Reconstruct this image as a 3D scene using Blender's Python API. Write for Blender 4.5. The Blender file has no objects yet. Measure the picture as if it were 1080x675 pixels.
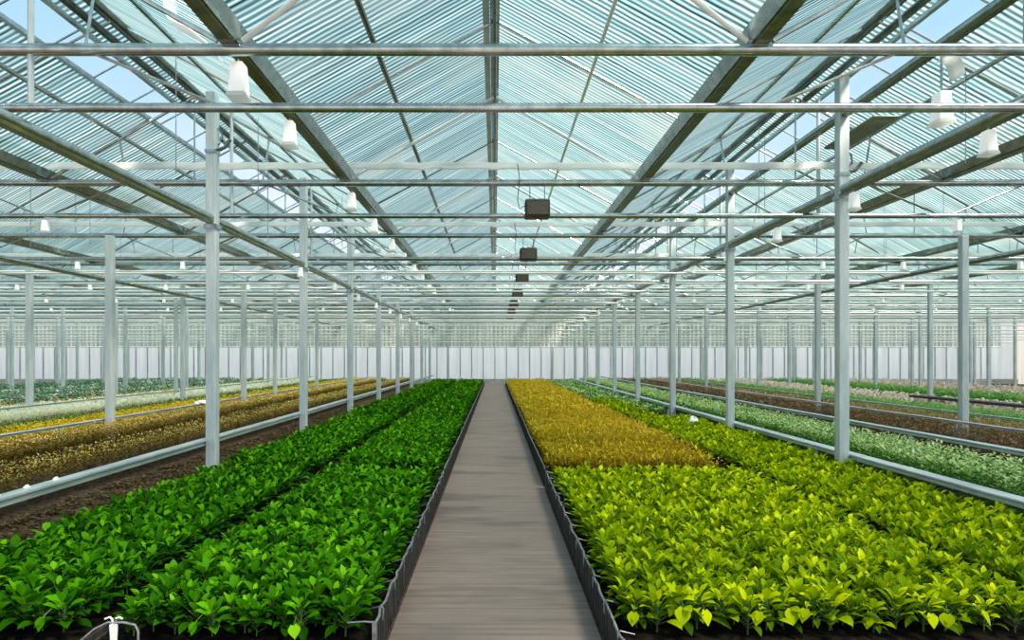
import bpy, math, random
import numpy as np
from mathutils import Vector, Matrix

random.seed(7)
RNG = np.random.default_rng(7)
S = bpy.context.scene
COL = S.collection
F, VX, VY, W, H = 697.0, 522.0, 377.0, 1080.0, 675.0   # focal length and vanishing point in photo pixels
CZ = 1.6                                              # eye height
PI = math.pi

# ------------------------------------------------------------------ materials
def newmat(name):
    m = bpy.data.materials.new(name)
    m.use_nodes = True
    nt = m.node_tree
    nt.nodes.clear()
    out = nt.nodes.new('ShaderNodeOutputMaterial')
    return m, nt, out

def N(nt, kind, **kw):
    n = nt.nodes.new(kind)
    for k, v in kw.items():
        setattr(n, k, v)
    return n

def ramp(nt, stops, interp='LINEAR'):
    r = nt.nodes.new('ShaderNodeValToRGB')
    r.color_ramp.interpolation = interp
    els = r.color_ramp.elements
    while len(els) < len(stops):
        els.new(0.5)
    for e, (p, c) in zip(els, stops):
        e.position = p
        e.color = (c[0], c[1], c[2], 1)
    return r

def noise(nt, vec, scale, detail=3, rough=0.55, stretch=None):
    n = N(nt, 'ShaderNodeTexNoise')
    n.inputs['Scale'].default_value = scale
    n.inputs['Detail'].default_value = detail
    n.inputs['Roughness'].default_value = rough
    if stretch is not None:
        mp = N(nt, 'ShaderNodeMapping')
        mp.inputs['Scale'].default_value = stretch
        nt.links.new(vec, mp.inputs['Vector'])
        vec = mp.outputs['Vector']
    nt.links.new(vec, n.inputs['Vector'])
    return n.outputs['Fac']

def simple(name, c1, c2=None, rough=0.5, metal=0.0, scale=6.0, spec=0.5, stretch=None, bump=0.0, lo=0.35, hi=0.65):
    m, nt, out = newmat(name)
    b = N(nt, 'ShaderNodeBsdfPrincipled')
    b.inputs['Roughness'].default_value = rough
    b.inputs['Metallic'].default_value = metal
    b.inputs['Specular IOR Level'].default_value = spec
    tc = N(nt, 'ShaderNodeTexCoord')
    f = noise(nt, tc.outputs['Object'], scale, 4, 0.6, stretch)
    r = ramp(nt, [(lo, c1), (hi, c2 or c1)])
    nt.links.new(f, r.inputs['Fac'])
    nt.links.new(r.outputs['Color'], b.inputs['Base Color'])
    if bump:
        bp = N(nt, 'ShaderNodeBump')
        bp.inputs['Strength'].default_value = bump
        bp.inputs['Distance'].default_value = 0.03
        nt.links.new(f, bp.inputs['Height'])
        nt.links.new(bp.outputs['Normal'], b.inputs['Normal'])
    nt.links.new(b.outputs['BSDF'], out.inputs['Surface'])
    return m

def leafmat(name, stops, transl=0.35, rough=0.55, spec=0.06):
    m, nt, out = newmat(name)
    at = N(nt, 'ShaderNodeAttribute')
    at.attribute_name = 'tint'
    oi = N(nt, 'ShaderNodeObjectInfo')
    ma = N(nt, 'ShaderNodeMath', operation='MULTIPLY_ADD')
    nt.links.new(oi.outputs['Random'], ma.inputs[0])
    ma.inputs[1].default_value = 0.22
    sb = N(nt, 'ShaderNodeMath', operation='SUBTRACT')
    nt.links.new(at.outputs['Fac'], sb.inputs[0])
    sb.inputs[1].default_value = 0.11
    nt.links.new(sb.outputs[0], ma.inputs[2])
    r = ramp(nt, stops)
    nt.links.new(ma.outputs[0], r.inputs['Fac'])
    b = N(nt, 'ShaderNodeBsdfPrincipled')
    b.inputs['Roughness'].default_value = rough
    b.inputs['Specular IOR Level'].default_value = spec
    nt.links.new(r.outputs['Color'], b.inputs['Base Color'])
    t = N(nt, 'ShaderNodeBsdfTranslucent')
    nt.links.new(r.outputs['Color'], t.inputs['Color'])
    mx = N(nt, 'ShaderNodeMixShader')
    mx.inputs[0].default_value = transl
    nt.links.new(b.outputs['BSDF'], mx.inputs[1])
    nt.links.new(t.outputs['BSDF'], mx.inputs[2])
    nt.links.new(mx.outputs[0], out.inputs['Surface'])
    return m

def roofmat():
    """corrugated translucent sheet: stripes run from gutter to ridge"""
    m, nt, out = newmat('corrugated_translucent_sheet')
    tc = N(nt, 'ShaderNodeTexCoord')
    P = tc.outputs['Object']
    wv = N(nt, 'ShaderNodeTexWave', wave_type='BANDS', bands_direction='Y')
    wv.inputs['Scale'].default_value = 4.2
    wv.inputs['Distortion'].default_value = 1.6
    wv.inputs['Detail'].default_value = 2.0
    wv.inputs['Detail Scale'].default_value = 0.7
    nt.links.new(P, wv.inputs['Vector'])
    f1 = noise(nt, P, 1.0, 3, 0.6, (0.35, 26.0, 0.35))
    f2 = noise(nt, P, 0.55, 3, 0.6)
    mul = N(nt, 'ShaderNodeMath', operation='MULTIPLY_ADD')
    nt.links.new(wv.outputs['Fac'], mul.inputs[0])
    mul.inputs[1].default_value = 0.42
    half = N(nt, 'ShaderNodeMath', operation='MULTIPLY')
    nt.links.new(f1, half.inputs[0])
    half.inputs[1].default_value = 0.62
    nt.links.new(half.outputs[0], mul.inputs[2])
    r = ramp(nt, [(0.25, (0.008, 0.026, 0.032)), (0.36, (0.085, 0.175, 0.20)), (0.58, (0.19, 0.345, 0.39)), (0.72, (0.40, 0.59, 0.64)), (0.84, (0.90, 1.0, 1.0))])  # stripes paint the light and shade of corrugations onto flat sheets
    nt.links.new(mul.outputs[0], r.inputs['Fac'])
    beige = N(nt, 'ShaderNodeMix', data_type='RGBA')
    br = ramp(nt, [(0.54, (0, 0, 0)), (0.72, (0.55, 0.55, 0.55))])
    nt.links.new(f2, br.inputs['Fac'])
    nt.links.new(br.outputs['Color'], beige.inputs['Factor'])
    nt.links.new(r.outputs['Color'], beige.inputs['A'])
    beige.inputs['B'].default_value = (0.34, 0.40, 0.37, 1)
    t1 = N(nt, 'ShaderNodeBsdfTransparent')
    t2 = N(nt, 'ShaderNodeBsdfTranslucent')
    d = N(nt, 'ShaderNodeBsdfDiffuse')
    for s in (t2, d):
        nt.links.new(beige.outputs['Result'], s.inputs['Color'])
    neu = N(nt, 'ShaderNodeMix', data_type='RGBA')
    bw = N(nt, 'ShaderNodeRGBToBW')
    nt.links.new(beige.outputs['Result'], bw.inputs['Color'])
    neu.inputs['Factor'].default_value = 0.65
    nt.links.new(beige.outputs['Result'], neu.inputs['A'])
    nt.links.new(bw.outputs['Val'], neu.inputs['B'])
    nt.links.new(neu.outputs['Result'], t1.inputs['Color'])
    a = N(nt, 'ShaderNodeMixShader')
    a.inputs[0].default_value = 0.35
    nt.links.new(t2.outputs[0], a.inputs[1])
    nt.links.new(d.outputs[0], a.inputs[2])
    b = N(nt, 'ShaderNodeMixShader')
    b.inputs[0].default_value = 0.45
    nt.links.new(t1.outputs[0], b.inputs[1])
    nt.links.new(a.outputs[0], b.inputs[2])
    nt.links.new(b.outputs[0], out.inputs['Surface'])
    return m

def sheetmat(name, col, transp, stripes=None):
    m, nt, out = newmat(name)
    tc = N(nt, 'ShaderNodeTexCoord')
    f = noise(nt, tc.outputs['Object'], 1.5, 3, 0.5, stripes or (1, 1, 1))
    r = ramp(nt, [(0.3, tuple(c * 0.82 for c in col)), (0.7, col)])
    nt.links.new(f, r.inputs['Fac'])
    t1 = N(nt, 'ShaderNodeBsdfTransparent')
    t2 = N(nt, 'ShaderNodeBsdfTranslucent')
    d = N(nt, 'ShaderNodeBsdfDiffuse')
    for s in (t1, t2, d):
        nt.links.new(r.outputs['Color'], s.inputs['Color'])
    a = N(nt, 'ShaderNodeMixShader')
    a.inputs[0].default_value = 0.4
    nt.links.new(t2.outputs[0], a.inputs[1])
    nt.links.new(d.outputs[0], a.inputs[2])
    b = N(nt, 'ShaderNodeMixShader')
    b.inputs[0].default_value = 1 - transp
    nt.links.new(t1.outputs[0], b.inputs[1])
    nt.links.new(a.outputs[0], b.inputs[2])
    nt.links.new(b.outputs[0], out.inputs['Surface'])
    return m

def pathmat():
    m, nt, out = newmat('brushed_concrete')
    tc = N(nt, 'ShaderNodeTexCoord')
    P = tc.outputs['Object']
    f1 = noise(nt, P, 1.0, 5, 0.65, (1.1, 26.0, 1))
    f2 = noise(nt, P, 1.0, 3, 0.55, (0.9, 2.6, 1))
    r1 = ramp(nt, [(0.3, (0.175, 0.122, 0.102)), (0.7, (0.29, 0.216, 0.186))])
    nt.links.new(f1, r1.inputs['Fac'])
    r2 = ramp(nt, [(0.32, (0.62, 0.62, 0.64)), (0.5, (1, 1, 1))])
    nt.links.new(f2, r2.inputs['Fac'])
    mx = N(nt, 'ShaderNodeMix', data_type='RGBA', blend_type='MULTIPLY')
    mx.inputs['Factor'].default_value = 1
    nt.links.new(r1.outputs['Color'], mx.inputs['A'])
    nt.links.new(r2.outputs['Color'], mx.inputs['B'])
    b = N(nt, 'ShaderNodeBsdfPrincipled')
    b.inputs['Roughness'].default_value = 0.55
    b.inputs['Specular IOR Level'].default_value = 0.45
    nt.links.new(mx.outputs['Result'], b.inputs['Base Color'])
    bp = N(nt, 'ShaderNodeBump')
    bp.inputs['Strength'].default_value = 0.25
    bp.inputs['Distance'].default_value = 0.01
    nt.links.new(f1, bp.inputs['Height'])
    nt.links.new(bp.outputs['Normal'], b.inputs['Normal'])
    nt.links.new(b.outputs[0], out.inputs['Surface'])
    return m

M = dict(
    galv=simple('galvanised_steel', (0.34, 0.40, 0.415), (0.56, 0.62, 0.63), rough=0.24, metal=0.95, scale=9),
    galv_dark=simple('weathered_steel', (0.10, 0.125, 0.10), (0.20, 0.23, 0.20), rough=0.28, metal=0.8, scale=7),
    olive=simple('olive_gutter_paint', (0.05, 0.07, 0.008), (0.11, 0.13, 0.02), rough=0.25, scale=5),
    column=simple('grey_column_paint', (0.46, 0.53, 0.565), (0.64, 0.70, 0.73), rough=0.45, metal=0.15, scale=3, stretch=(4, 4, 0.6)),
    rail=simple('pale_rail_metal', (0.42, 0.48, 0.52), (0.66, 0.71, 0.74), rough=0.4, metal=0.35, scale=3, stretch=(3, 0.6, 3)),
    white=simple('white_lamp_enamel', (0.80, 0.83, 0.84), (0.95, 0.96, 0.96), rough=0.35, scale=4),
    glow_white=simple('white_glow_enamel', (0.85, 0.88, 0.88), (0.97, 0.98, 0.98), rough=0.3, scale=4),
    sheet=sheetmat('white_reflector_sheet', (0.93, 0.96, 0.97), 0.12),
    screen=sheetmat('white_screen_cloth', (0.97, 0.99, 1.0), 0.02, (0.5, 10, 10)),
    black=simple('black_plastic', (0.012, 0.011, 0.010), (0.035, 0.032, 0.03), rough=0.5, scale=14),
    mesh=simple('dark_mesh_siding', (0.014, 0.013, 0.013), (0.06, 0.055, 0.052), rough=0.6, scale=10, stretch=(1, 9, 0.8)),
    wire=simple('grey_wire', (0.16, 0.16, 0.165), (0.36, 0.36, 0.37), rough=0.4, metal=0.4, scale=20),
    box=simple('dark_heater_case', (0.016, 0.018, 0.016), (0.045, 0.048, 0.045), rough=0.45, scale=9),
    grille=simple('dark_brown_grille', (0.04, 0.034, 0.022), (0.12, 0.10, 0.07), rough=0.5, scale=40, stretch=(1, 1, 6)),
    soil=simple('brown_soil', (0.035, 0.024, 0.017), (0.15, 0.105, 0.075), rough=0.95, scale=16, bump=1.0, spec=0.1),
    wetsoil=simple('dark_potting_soil', (0.004, 0.003, 0.002), (0.016, 0.012, 0.008), rough=0.95, scale=30, bump=0.8, spec=0.1),
    kerb=simple('pale_kerb_concrete', (0.42, 0.42, 0.41), (0.56, 0.56, 0.55), rough=0.8, scale=3),
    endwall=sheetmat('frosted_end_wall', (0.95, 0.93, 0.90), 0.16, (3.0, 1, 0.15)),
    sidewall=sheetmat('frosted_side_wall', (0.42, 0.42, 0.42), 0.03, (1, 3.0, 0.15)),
    curtain=simple('haze_grey_curtain', (0.52, 0.55, 0.56), (0.85, 0.88, 0.88), rough=0.8, scale=1.0, stretch=(9, 1, 0.15)),
    roof=roofmat(),
    path=pathmat(),
    stem=simple('green_stem', (0.05, 0.12, 0.02), (0.10, 0.2, 0.03), rough=0.5, scale=8),
    drystem=simple('brown_stem', (0.10, 0.07, 0.03), (0.18, 0.13, 0.05), rough=0.7, scale=8),
    L_dark=leafmat('dark_green_leaf', [(0.0, (0.005, 0.032, 0.0)), (0.42, (0.024, 0.140, 0.0)), (0.8, (0.12, 0.42, 0.002)), (1, (0.32, 0.64, 0.01))]),  # ramp ends paint shadow between leaves and highlights on them
    L_lime=leafmat('lime_green_leaf', [(0.0, (0.022, 0.068, 0.0)), (0.4, (0.13, 0.245, 0.0)), (0.8, (0.50, 0.62, 0.0)), (1, (0.78, 0.84, 0.01))]),  # low stops deepened to paint the shadows between plants
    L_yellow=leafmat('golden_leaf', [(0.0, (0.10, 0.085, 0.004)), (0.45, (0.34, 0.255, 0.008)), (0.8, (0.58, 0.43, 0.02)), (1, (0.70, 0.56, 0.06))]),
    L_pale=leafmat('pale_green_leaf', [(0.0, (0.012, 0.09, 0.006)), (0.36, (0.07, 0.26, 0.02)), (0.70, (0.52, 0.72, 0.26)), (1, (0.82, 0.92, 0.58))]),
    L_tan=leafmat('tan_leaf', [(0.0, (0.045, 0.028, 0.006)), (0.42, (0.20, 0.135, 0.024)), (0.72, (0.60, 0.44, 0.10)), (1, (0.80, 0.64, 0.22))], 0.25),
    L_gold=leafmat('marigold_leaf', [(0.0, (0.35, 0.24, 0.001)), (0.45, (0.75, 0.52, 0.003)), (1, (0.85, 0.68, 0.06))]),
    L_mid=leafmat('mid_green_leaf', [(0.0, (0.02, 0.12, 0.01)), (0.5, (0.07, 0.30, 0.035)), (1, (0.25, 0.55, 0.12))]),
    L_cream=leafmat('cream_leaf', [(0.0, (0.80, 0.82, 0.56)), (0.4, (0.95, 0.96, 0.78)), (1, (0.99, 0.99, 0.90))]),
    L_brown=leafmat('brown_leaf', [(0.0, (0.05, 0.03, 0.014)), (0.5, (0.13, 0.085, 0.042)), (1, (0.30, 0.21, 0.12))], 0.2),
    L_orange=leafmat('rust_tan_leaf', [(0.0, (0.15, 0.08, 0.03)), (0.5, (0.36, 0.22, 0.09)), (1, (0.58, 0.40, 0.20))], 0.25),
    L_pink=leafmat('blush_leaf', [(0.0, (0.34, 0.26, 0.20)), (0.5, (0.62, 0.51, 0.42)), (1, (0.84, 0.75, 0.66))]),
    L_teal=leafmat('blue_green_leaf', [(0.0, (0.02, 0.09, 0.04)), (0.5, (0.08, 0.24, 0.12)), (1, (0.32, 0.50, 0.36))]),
)

for nd in M['glow_white'].node_tree.nodes:
    if nd.type == 'BSDF_PRINCIPLED':
        nd.inputs['Emission Color'].default_value = (1, 1, 1, 1)
        nd.inputs['Emission Strength'].default_value = 0.30  # added glow whitens the lamp housings and the curved sheet

# ------------------------------------------------------------------ mesh building
class MB:
    def __init__(s):
        s.v, s.f = [], []
    def add(s, vs, fs):
        o = len(s.v)
        s.v += [tuple(v) for v in vs]
        s.f += [tuple(i + o for i in f) for f in fs]
        return s
    def box(s, x0, x1, y0, y1, z0, z1):
        return s.add([(x0, y0, z0), (x1, y0, z0), (x1, y1, z0), (x0, y1, z0), (x0, y0, z1), (x1, y0, z1), (x1, y1, z1), (x0, y1, z1)],
                     [(0, 3, 2, 1), (4, 5, 6, 7), (0, 1, 5, 4), (1, 2, 6, 5), (2, 3, 7, 6), (3, 0, 4, 7)])
    def frustum(s, c, a0, b0, z0, a1, b1, z1):
        x, y = c
        return s.add([(x - a0, y - b0, z0), (x + a0, y - b0, z0), (x + a0, y + b0, z0), (x - a0, y + b0, z0),
                      (x - a1, y - b1, z1), (x + a1, y - b1, z1), (x + a1, y + b1, z1), (x - a1, y + b1, z1)],
                     [(0, 3, 2, 1), (4, 5, 6, 7), (0, 1, 5, 4), (1, 2, 6, 5), (2, 3, 7, 6), (3, 0, 4, 7)])
    def tube(s, pts, r, n=8, cap=True):
        pts = [Vector(p) for p in pts]
        vs, fs = [], []
        for i, p in enumerate(pts):
            a = pts[max(i - 1, 0)]
            b = pts[min(i + 1, len(pts) - 1)]
            t = (b - a).normalized()
            up = Vector((0, 0, 1)) if abs(t.z) < 0.9 else Vector((1, 0, 0))
            u = t.cross(up).normalized()
            w = u.cross(t)
            rr = r[i] if isinstance(r, (list, tuple)) else r
            for k in range(n):
                an = 2 * PI * k / n
                vs.append(p + u * (math.cos(an) * rr) + w * (math.sin(an) * rr))
        for i in range(len(pts) - 1):
            for k in range(n):
                k2 = (k + 1) % n
                fs.append((i * n + k, i * n + k2, (i + 1) * n + k2, (i + 1) * n + k))
        if cap:
            fs.append(tuple(range(n - 1, -1, -1)))
            e = (len(pts) - 1) * n
            fs.append(tuple(range(e, e + n)))
        return s.add(vs, fs)
    def extrude_y(s, prof, y0, y1, closed=True):
        n = len(prof)
        vs = [(x, y0, z) for x, z in prof] + [(x, y1, z) for x, z in prof]
        fs = [(i, (i + 1) % n, n + (i + 1) % n, n + i) for i in range(n if closed else n - 1)]
        if closed:
            fs += [tuple(range(n - 1, -1, -1)), tuple(range(n, 2 * n))]
        return s.add(vs, fs)
    def build(s, name, mat, parent=None, smooth=False, bevel=0.0, seg=2):
        me = bpy.data.meshes.new(name)
        me.from_pydata(s.v, [], s.f)
        me.materials.append(mat)
        if smooth:
            me.polygons.foreach_set('use_smooth', [True] * len(me.polygons))
        me.update()
        o = bpy.data.objects.new(name, me)
        COL.objects.link(o)
        if parent is not None:
            o.parent = parent
        if bevel:
            b = o.modifiers.new('bevel', 'BEVEL')
            b.width = bevel
            b.segments = seg
            b.limit_method = 'ANGLE'
        if smooth:
            try:
                md = me
                md.set_sharp_from_angle(angle=math.radians(40))
            except Exception:
                pass
        return o

def tag(o, label=None, cat=None, group=None, kind=None):
    if label: o['label'] = label
    if cat: o['category'] = cat
    if group: o['group'] = group
    if kind: o['kind'] = kind
    return o

def thing(name, label, cat, loc=(0, 0, 0), rz=0, group=None):
    o = bpy.data.objects.new(name, None)
    o.empty_display_size = 0.1
    COL.objects.link(o)
    o.location = loc
    o.rotation_euler = (0, 0, rz)
    return tag(o, label, cat, group)

def struct(name, mb, mat, parent=None, **kw):
    o = mb.build(name, mat, parent, **kw)
    if parent is None:
        o['kind'] = 'structure'
    return o

def copy_tree(o, parent=None):
    c = o.copy()
    COL.objects.link(c)
    c.parent = parent
    for ch in list(o.children):
        copy_tree(ch, c)
    return c

ORD = ['nearest', 'second', 'third', 'fourth', 'fifth', 'sixth', 'seventh', 'eighth', 'ninth', 'tenth', 'eleventh', 'twelfth',
       'thirteenth', 'fourteenth', 'fifteenth', 'sixteenth', 'seventeenth', 'eighteenth']

# ------------------------------------------------------------------ setting
YE = 40.0                                            # end wall
struct('floor', MB().box(-34, 34, -4, YE + 0.5, -0.2, 0.0), M['soil'])
struct('path', MB().box(-0.6, 0.6, -3.5, YE, 0.0, 0.012), M['path'])
ZG, ZR = CZ + 2.60, CZ + 3.75                        # roof sheet at gutter / ridge
Y0, Y1 = 1.2, YE + 0.2
def slope(xa, za, xb, zb):
    n = 8
    vs, fs = [], []
    for i in range(n + 1):
        t = i / n
        vs += [(xa + (xb - xa) * t, Y0, za + (zb - za) * t), (xa + (xb - xa) * t, Y1, za + (zb - za) * t)]
    for i in range(n):
        fs.append((2 * i, 2 * i + 1, 2 * i + 3, 2 * i + 2))
    return MB().add(vs, fs)
def zroof(x):
    k = (x + 2.1) % 4.2
    d = abs(k - 2.1)
    return ZR - (ZR - ZG) * d / 2.1
for k in range(-7, 8):
    xr = 4.2 * k
    for sd in (-1, 1):
        if (k, sd) in ((-1, -1), (1, 1)):            # the opened ridge vents
            for (a, b) in ((0.0, 0.30), (0.68, 2.1)):
                xa, xb = xr + sd * a, xr + sd * b
                struct('ceiling', slope(xa, ZR - (ZR - ZG) * a / 2.1, xb, ZR - (ZR - ZG) * b / 2.1), M['roof'])
        else:
            struct('ceiling', slope(xr, ZR, xr + sd * 2.1, ZG), M['roof'])
# ridge vents: clear strips with a frame and cross bars
for n, sd in ((1, -1), (2, 1)):
    xa, xb = sd * 4.5, sd * 4.88
    za, zb = zroof(xa), zroof(xb)
    fr = MB()
    for x, z in ((xa, za), (xb, zb)):
        fr.box(x - 0.025, x + 0.025, Y0, Y1, z - 0.03, z + 0.02)
    for y in np.arange(1.6, Y1, 0.8):
        fr.tube([(xa, y, za), (xb, y, zb)], 0.012, 5)
    w = struct('window_%d' % n, fr, M['galv'])
    gl, nt, out = newmat('clear_vent_glass')
    tr = N(nt, 'ShaderNodeBsdfTransparent')
    tr.inputs['Color'].default_value = (0.92, 0.97, 1.0, 1)
    g2 = N(nt, 'ShaderNodeBsdfGlossy')
    g2.inputs['Roughness'].default_value = 0.1
    mx = N(nt, 'ShaderNodeMixShader')
    mx.inputs[0].default_value = 0.06
    nt.links.new(tr.outputs[0], mx.inputs[1])
    nt.links.new(g2.outputs[0], mx.inputs[2])
    nt.links.new(mx.outputs[0], out.inputs['Surface'])
    MB().add([(xa, Y0, za + 0.02), (xb, Y0, zb + 0.02), (xb, Y1, zb + 0.02), (xa, Y1, za + 0.02)], [(0, 1, 2, 3)]).build('pane', gl, w)

# end wall with mullions and a pale kerb
wall_top = []
vs, fs = [], []
xs = [4.2 * k + d for k in range(-7, 8) for d in (-2.1, 0)] + [31.5]
for i, x in enumerate(xs):
    vs += [(x, YE, 0.0), (x, YE, zroof(x) if abs(x) < 31.4 else ZG)]
for i in range(len(xs) - 1):
    fs.append((2 * i, 2 * i + 2, 2 * i + 3, 2 * i + 1))
wall = struct('wall_back', MB().add(vs, fs), M['endwall'])
for x in np.arange(-29.4, 29.5, 0.7):
    MB().box(x - 0.03, x + 0.03, YE - 0.08, YE - 0.01, 0.25, ZG).build('mullion', M['column'], wall)
struct('trim_1', MB().box(-31.5, 31.5, YE - 0.2, YE - 0.02, 0, 0.3), M['kerb'])

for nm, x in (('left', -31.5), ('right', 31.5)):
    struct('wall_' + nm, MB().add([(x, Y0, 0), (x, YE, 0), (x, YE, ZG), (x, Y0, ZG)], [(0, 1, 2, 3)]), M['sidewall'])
# ------------------------------------------------------------------ roof steel
TR = [5.24 + 4 * i for i in range(9)]
ZA, ZB = CZ + 2.44, CZ + 1.98
XW = 30.0
SCR = []
for i, d in enumerate(TR):
    t = thing('roof_truss', '%s galvanised roof truss of two long pipes crossing the whole hall' % ORD[i], 'truss', (0, d, ZB))
    def part(name, mb, mat=M['galv'], **kw):
        o = mb.build(name, mat, t, smooth=True, **kw)
        return o
    part('upper_chord', MB().tube([(-XW, 0, ZA - ZB), (XW, 0, ZA - ZB)], 0.048, 12))
    part('lower_chord', MB().tube([(-XW, 0, 0), (XW, 0, 0)], 0.037, 12))
    for k in range(-4, 5):
        if abs(k) > (2 if i == 0 else 4): continue
        xr = 4.2 * k
        zr, zg = ZR - 0.1 - ZB, ZG - 0.09 - ZB
        for sd in (-1, 1):
            part('rafter', MB().tube([(xr, -0.5 if i == 0 and k == 0 else 0, zr + (0.03 if i == 0 and k == 0 else 0)), (xr + sd * 2.0, 0, zg)], 0.022, 8), M['white'] if k == 0 else M['galv'])
        if k:                                          # struts
            part('strut', MB().tube([(xr, 0, ZA - ZB), (xr, 0, zr)], 0.012, 6))
            for sd in (-1, 1):
                part('diagonal', MB().tube([(xr + sd * 0.95, 0, ZA - ZB), (xr + sd * 2.05, 0, 0)], 0.014, 6))
                part('diagonal', MB().tube([(xr + sd * 0.95, 0, ZA - ZB), (xr + sd * 1.05, 0, zroof(xr + 1.05) - 0.1 - ZB)], 0.012, 6))
    for x in (-3.68, 4.52):
        part('post', MB().tube([(x, 0, -0.03), (x, 0, zroof(x) - ZB - 0.03)], 0.024, 8), M['column'])
    if i >= 1:
        # folded shade cloth lying along the upper chord
        y = d - 0.12
        vs, fs = [], []
        n = 240
        for j in range(n + 1):
            x = -24 + 48 * j / n
            s = math.sin(j * 2.4) * 0.010 + random.uniform(-0.008, 0.008)
            vs += [(x, y, CZ + 2.615 + s), (x, y + 0.02 + s, CZ + 2.70 + s), (x, y + 0.07, CZ + 2.69 - s), (x, y + 0.06, CZ + 2.61 + s)]
        for j in range(n):
            for q in range(4):
                a, b = j * 4 + q, j * 4 + (q + 1) % 4
                fs.append((a, b, b + 4, a + 4))
        o = MB().add(vs, fs).build('shade_cloth', M['screen'], smooth=False)
        tag(o, 'white folded shade cloth lying along the %s roof truss' % ORD[i], 'shade cloth', 'folded shade cloths along the trusses')

for j, d in enumerate([14.6 + 2.0 * q for q in range(13)]):
    for (z, r, nm) in ((CZ + 2.16, 0.03, 'upper'), (CZ + 1.86, 0.024, 'lower')):
        tag(MB().tube([(-XW, d, z), (XW, d, z)], r, 8).build('cross_pipe', M['white'], smooth=True), '%s %s pale cross pipe deep in the hall under the trusses' % (ORD[j], nm), 'pipe', 'pale cross pipes deep in the hall')  # pipes coloured white so the distance looks hazy
def curtain(y, z0, z1, label):
    mb = MB()
    xs_ = np.arange(-30, 30.01, 0.12)
    vs_, fs_ = [], []
    for i, x in enumerate(xs_):
        w_ = y + 0.03 * (i % 2)
        vs_ += [(x, w_, z0), (x, w_, z1)]
    for i in range(len(xs_) - 1):
        fs_.append((2 * i, 2 * i + 2, 2 * i + 3, 2 * i + 1))
    t_ = thing('added_haze_curtain', label, 'curtain', (0, 0, 0))
    mb.add(vs_, fs_).build('pleated_cloth', M['curtain'], t_)
    MB().tube([(-30, y + 0.01, z0), (30, y + 0.01, z0)], 0.03, 8).build('bottom_bar', M['white'], t_, smooth=True)
curtain(39.2, CZ + 0.62, CZ + 2.3, 'added grey pleated curtain standing in for haze at the end wall top')  # curtain added to grey the upper wall like distant haze
for j, (d, z) in enumerate(((25.6, 1.62), (28.0, 1.55), (30.2, 1.45), (32.0, 1.32), (33.8, 1.22), (35.4, 1.10), (36.8, 1.00), (38.0, 0.88))):
    tag(MB().tube([(-XW, d, CZ + z), (XW, d, CZ + z)], 0.028, 8).build('cross_pipe', M['white'], smooth=True), '%s low pale cross pipe before the added end wall curtain' % ORD[j], 'pipe', 'low pale cross pipes before the end wall')  # white colour again paints in the haze near the end wall
# intermediate rafters in the middle spans
for k in (-1, 0, 1):
    for j, d in enumerate([7.24 + 4 * i for i in range(8)]):
        where = {-1: 'left of the middle ridge', 0: 'under the middle ridge', 1: 'right of the middle ridge'}[k]
        t = thing('rafter_pair', '%s slim inverted-V rafter pair %s' % (ORD[j], where), 'rafter', (4.2 * k, d, ZG), 0, 'rafter pairs ' + where)
        for sd in (-1, 1):
            MB().tube([(0, 0, ZR - ZG - 0.06), (sd * 2.02, 0, 0.0)], 0.014, 6).build('rafter', M['galv'], t, smooth=True)

def gutter(x, label):
    t = thing('roof_gutter', label, 'gutter', (x, 0, CZ + 2.49))
    MB().extrude_y([(-0.07, 0.0), (0.07, 0.0), (0.125, 0.11), (0.105, 0.115), (0.06, 0.02), (-0.06, 0.02), (-0.105, 0.115), (-0.125, 0.11)], Y0, Y1).build('channel', M['galv'], t)
    ch = t.children[0]
    MB().box(-0.055, 0.055, Y0, Y1, -0.022, -0.001).build('base_strip', M['olive'], t)
    if abs(x) < 7:
        for d in TR[:6]:
            MB().box(-0.09, 0.09, d - 0.05, d + 0.05, -0.035, -0.023).build('bracket', M['galv'], ch)
for n, x in enumerate((2.1, 6.3, 10.5, 14.7)):
    for sd, nm in ((-1, 'left'), (1, 'right')):
        lab = ['roof gutter with olive underside just %s of the middle ridge', 'roof gutter second from the middle ridge on the %s', 'distant roof gutter third from the middle ridge on the %s', 'distant roof gutter fourth from the middle ridge on the %s'][n] % nm
        gutter(sd * x, lab)
def ridge(x, label):
    t = thing('ridge_beam', label, 'ridge beam', (x, 0, ZR))
    MB().box(-0.05, 0.05, Y0, Y1, -0.07, -0.02).build('ridge_cap', M['galv'], t)
    if x:
        for sd in (-1, 1):
            MB().tube([(sd * 0.14, Y0, -0.14), (sd * 0.14, Y1, -0.14)], 0.045, 8).build('ridge_tube', M['galv_dark'], t, smooth=True)
    else:
        MB().tube([(0.0, Y0, -0.11), (0.0, Y1, -0.11)], 0.022, 8).build('ridge_tube', M['galv_dark'], t, smooth=True)
        MB().box(-0.13, -0.06, Y0, Y1, -0.10, -0.08).build('flashing', M['rail'], t)
ridge(0, 'middle ridge beam high over the grey walkway')
for n, x in enumerate((4.2, 8.4, 12.6)):
    for sd, nm in ((-1, 'left'), (1, 'right')):
        ridge(sd * x, '%s ridge beam with twin dark tubes on the %s of the middle ridge' % (['first', 'second', 'third'][n], nm))
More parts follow.
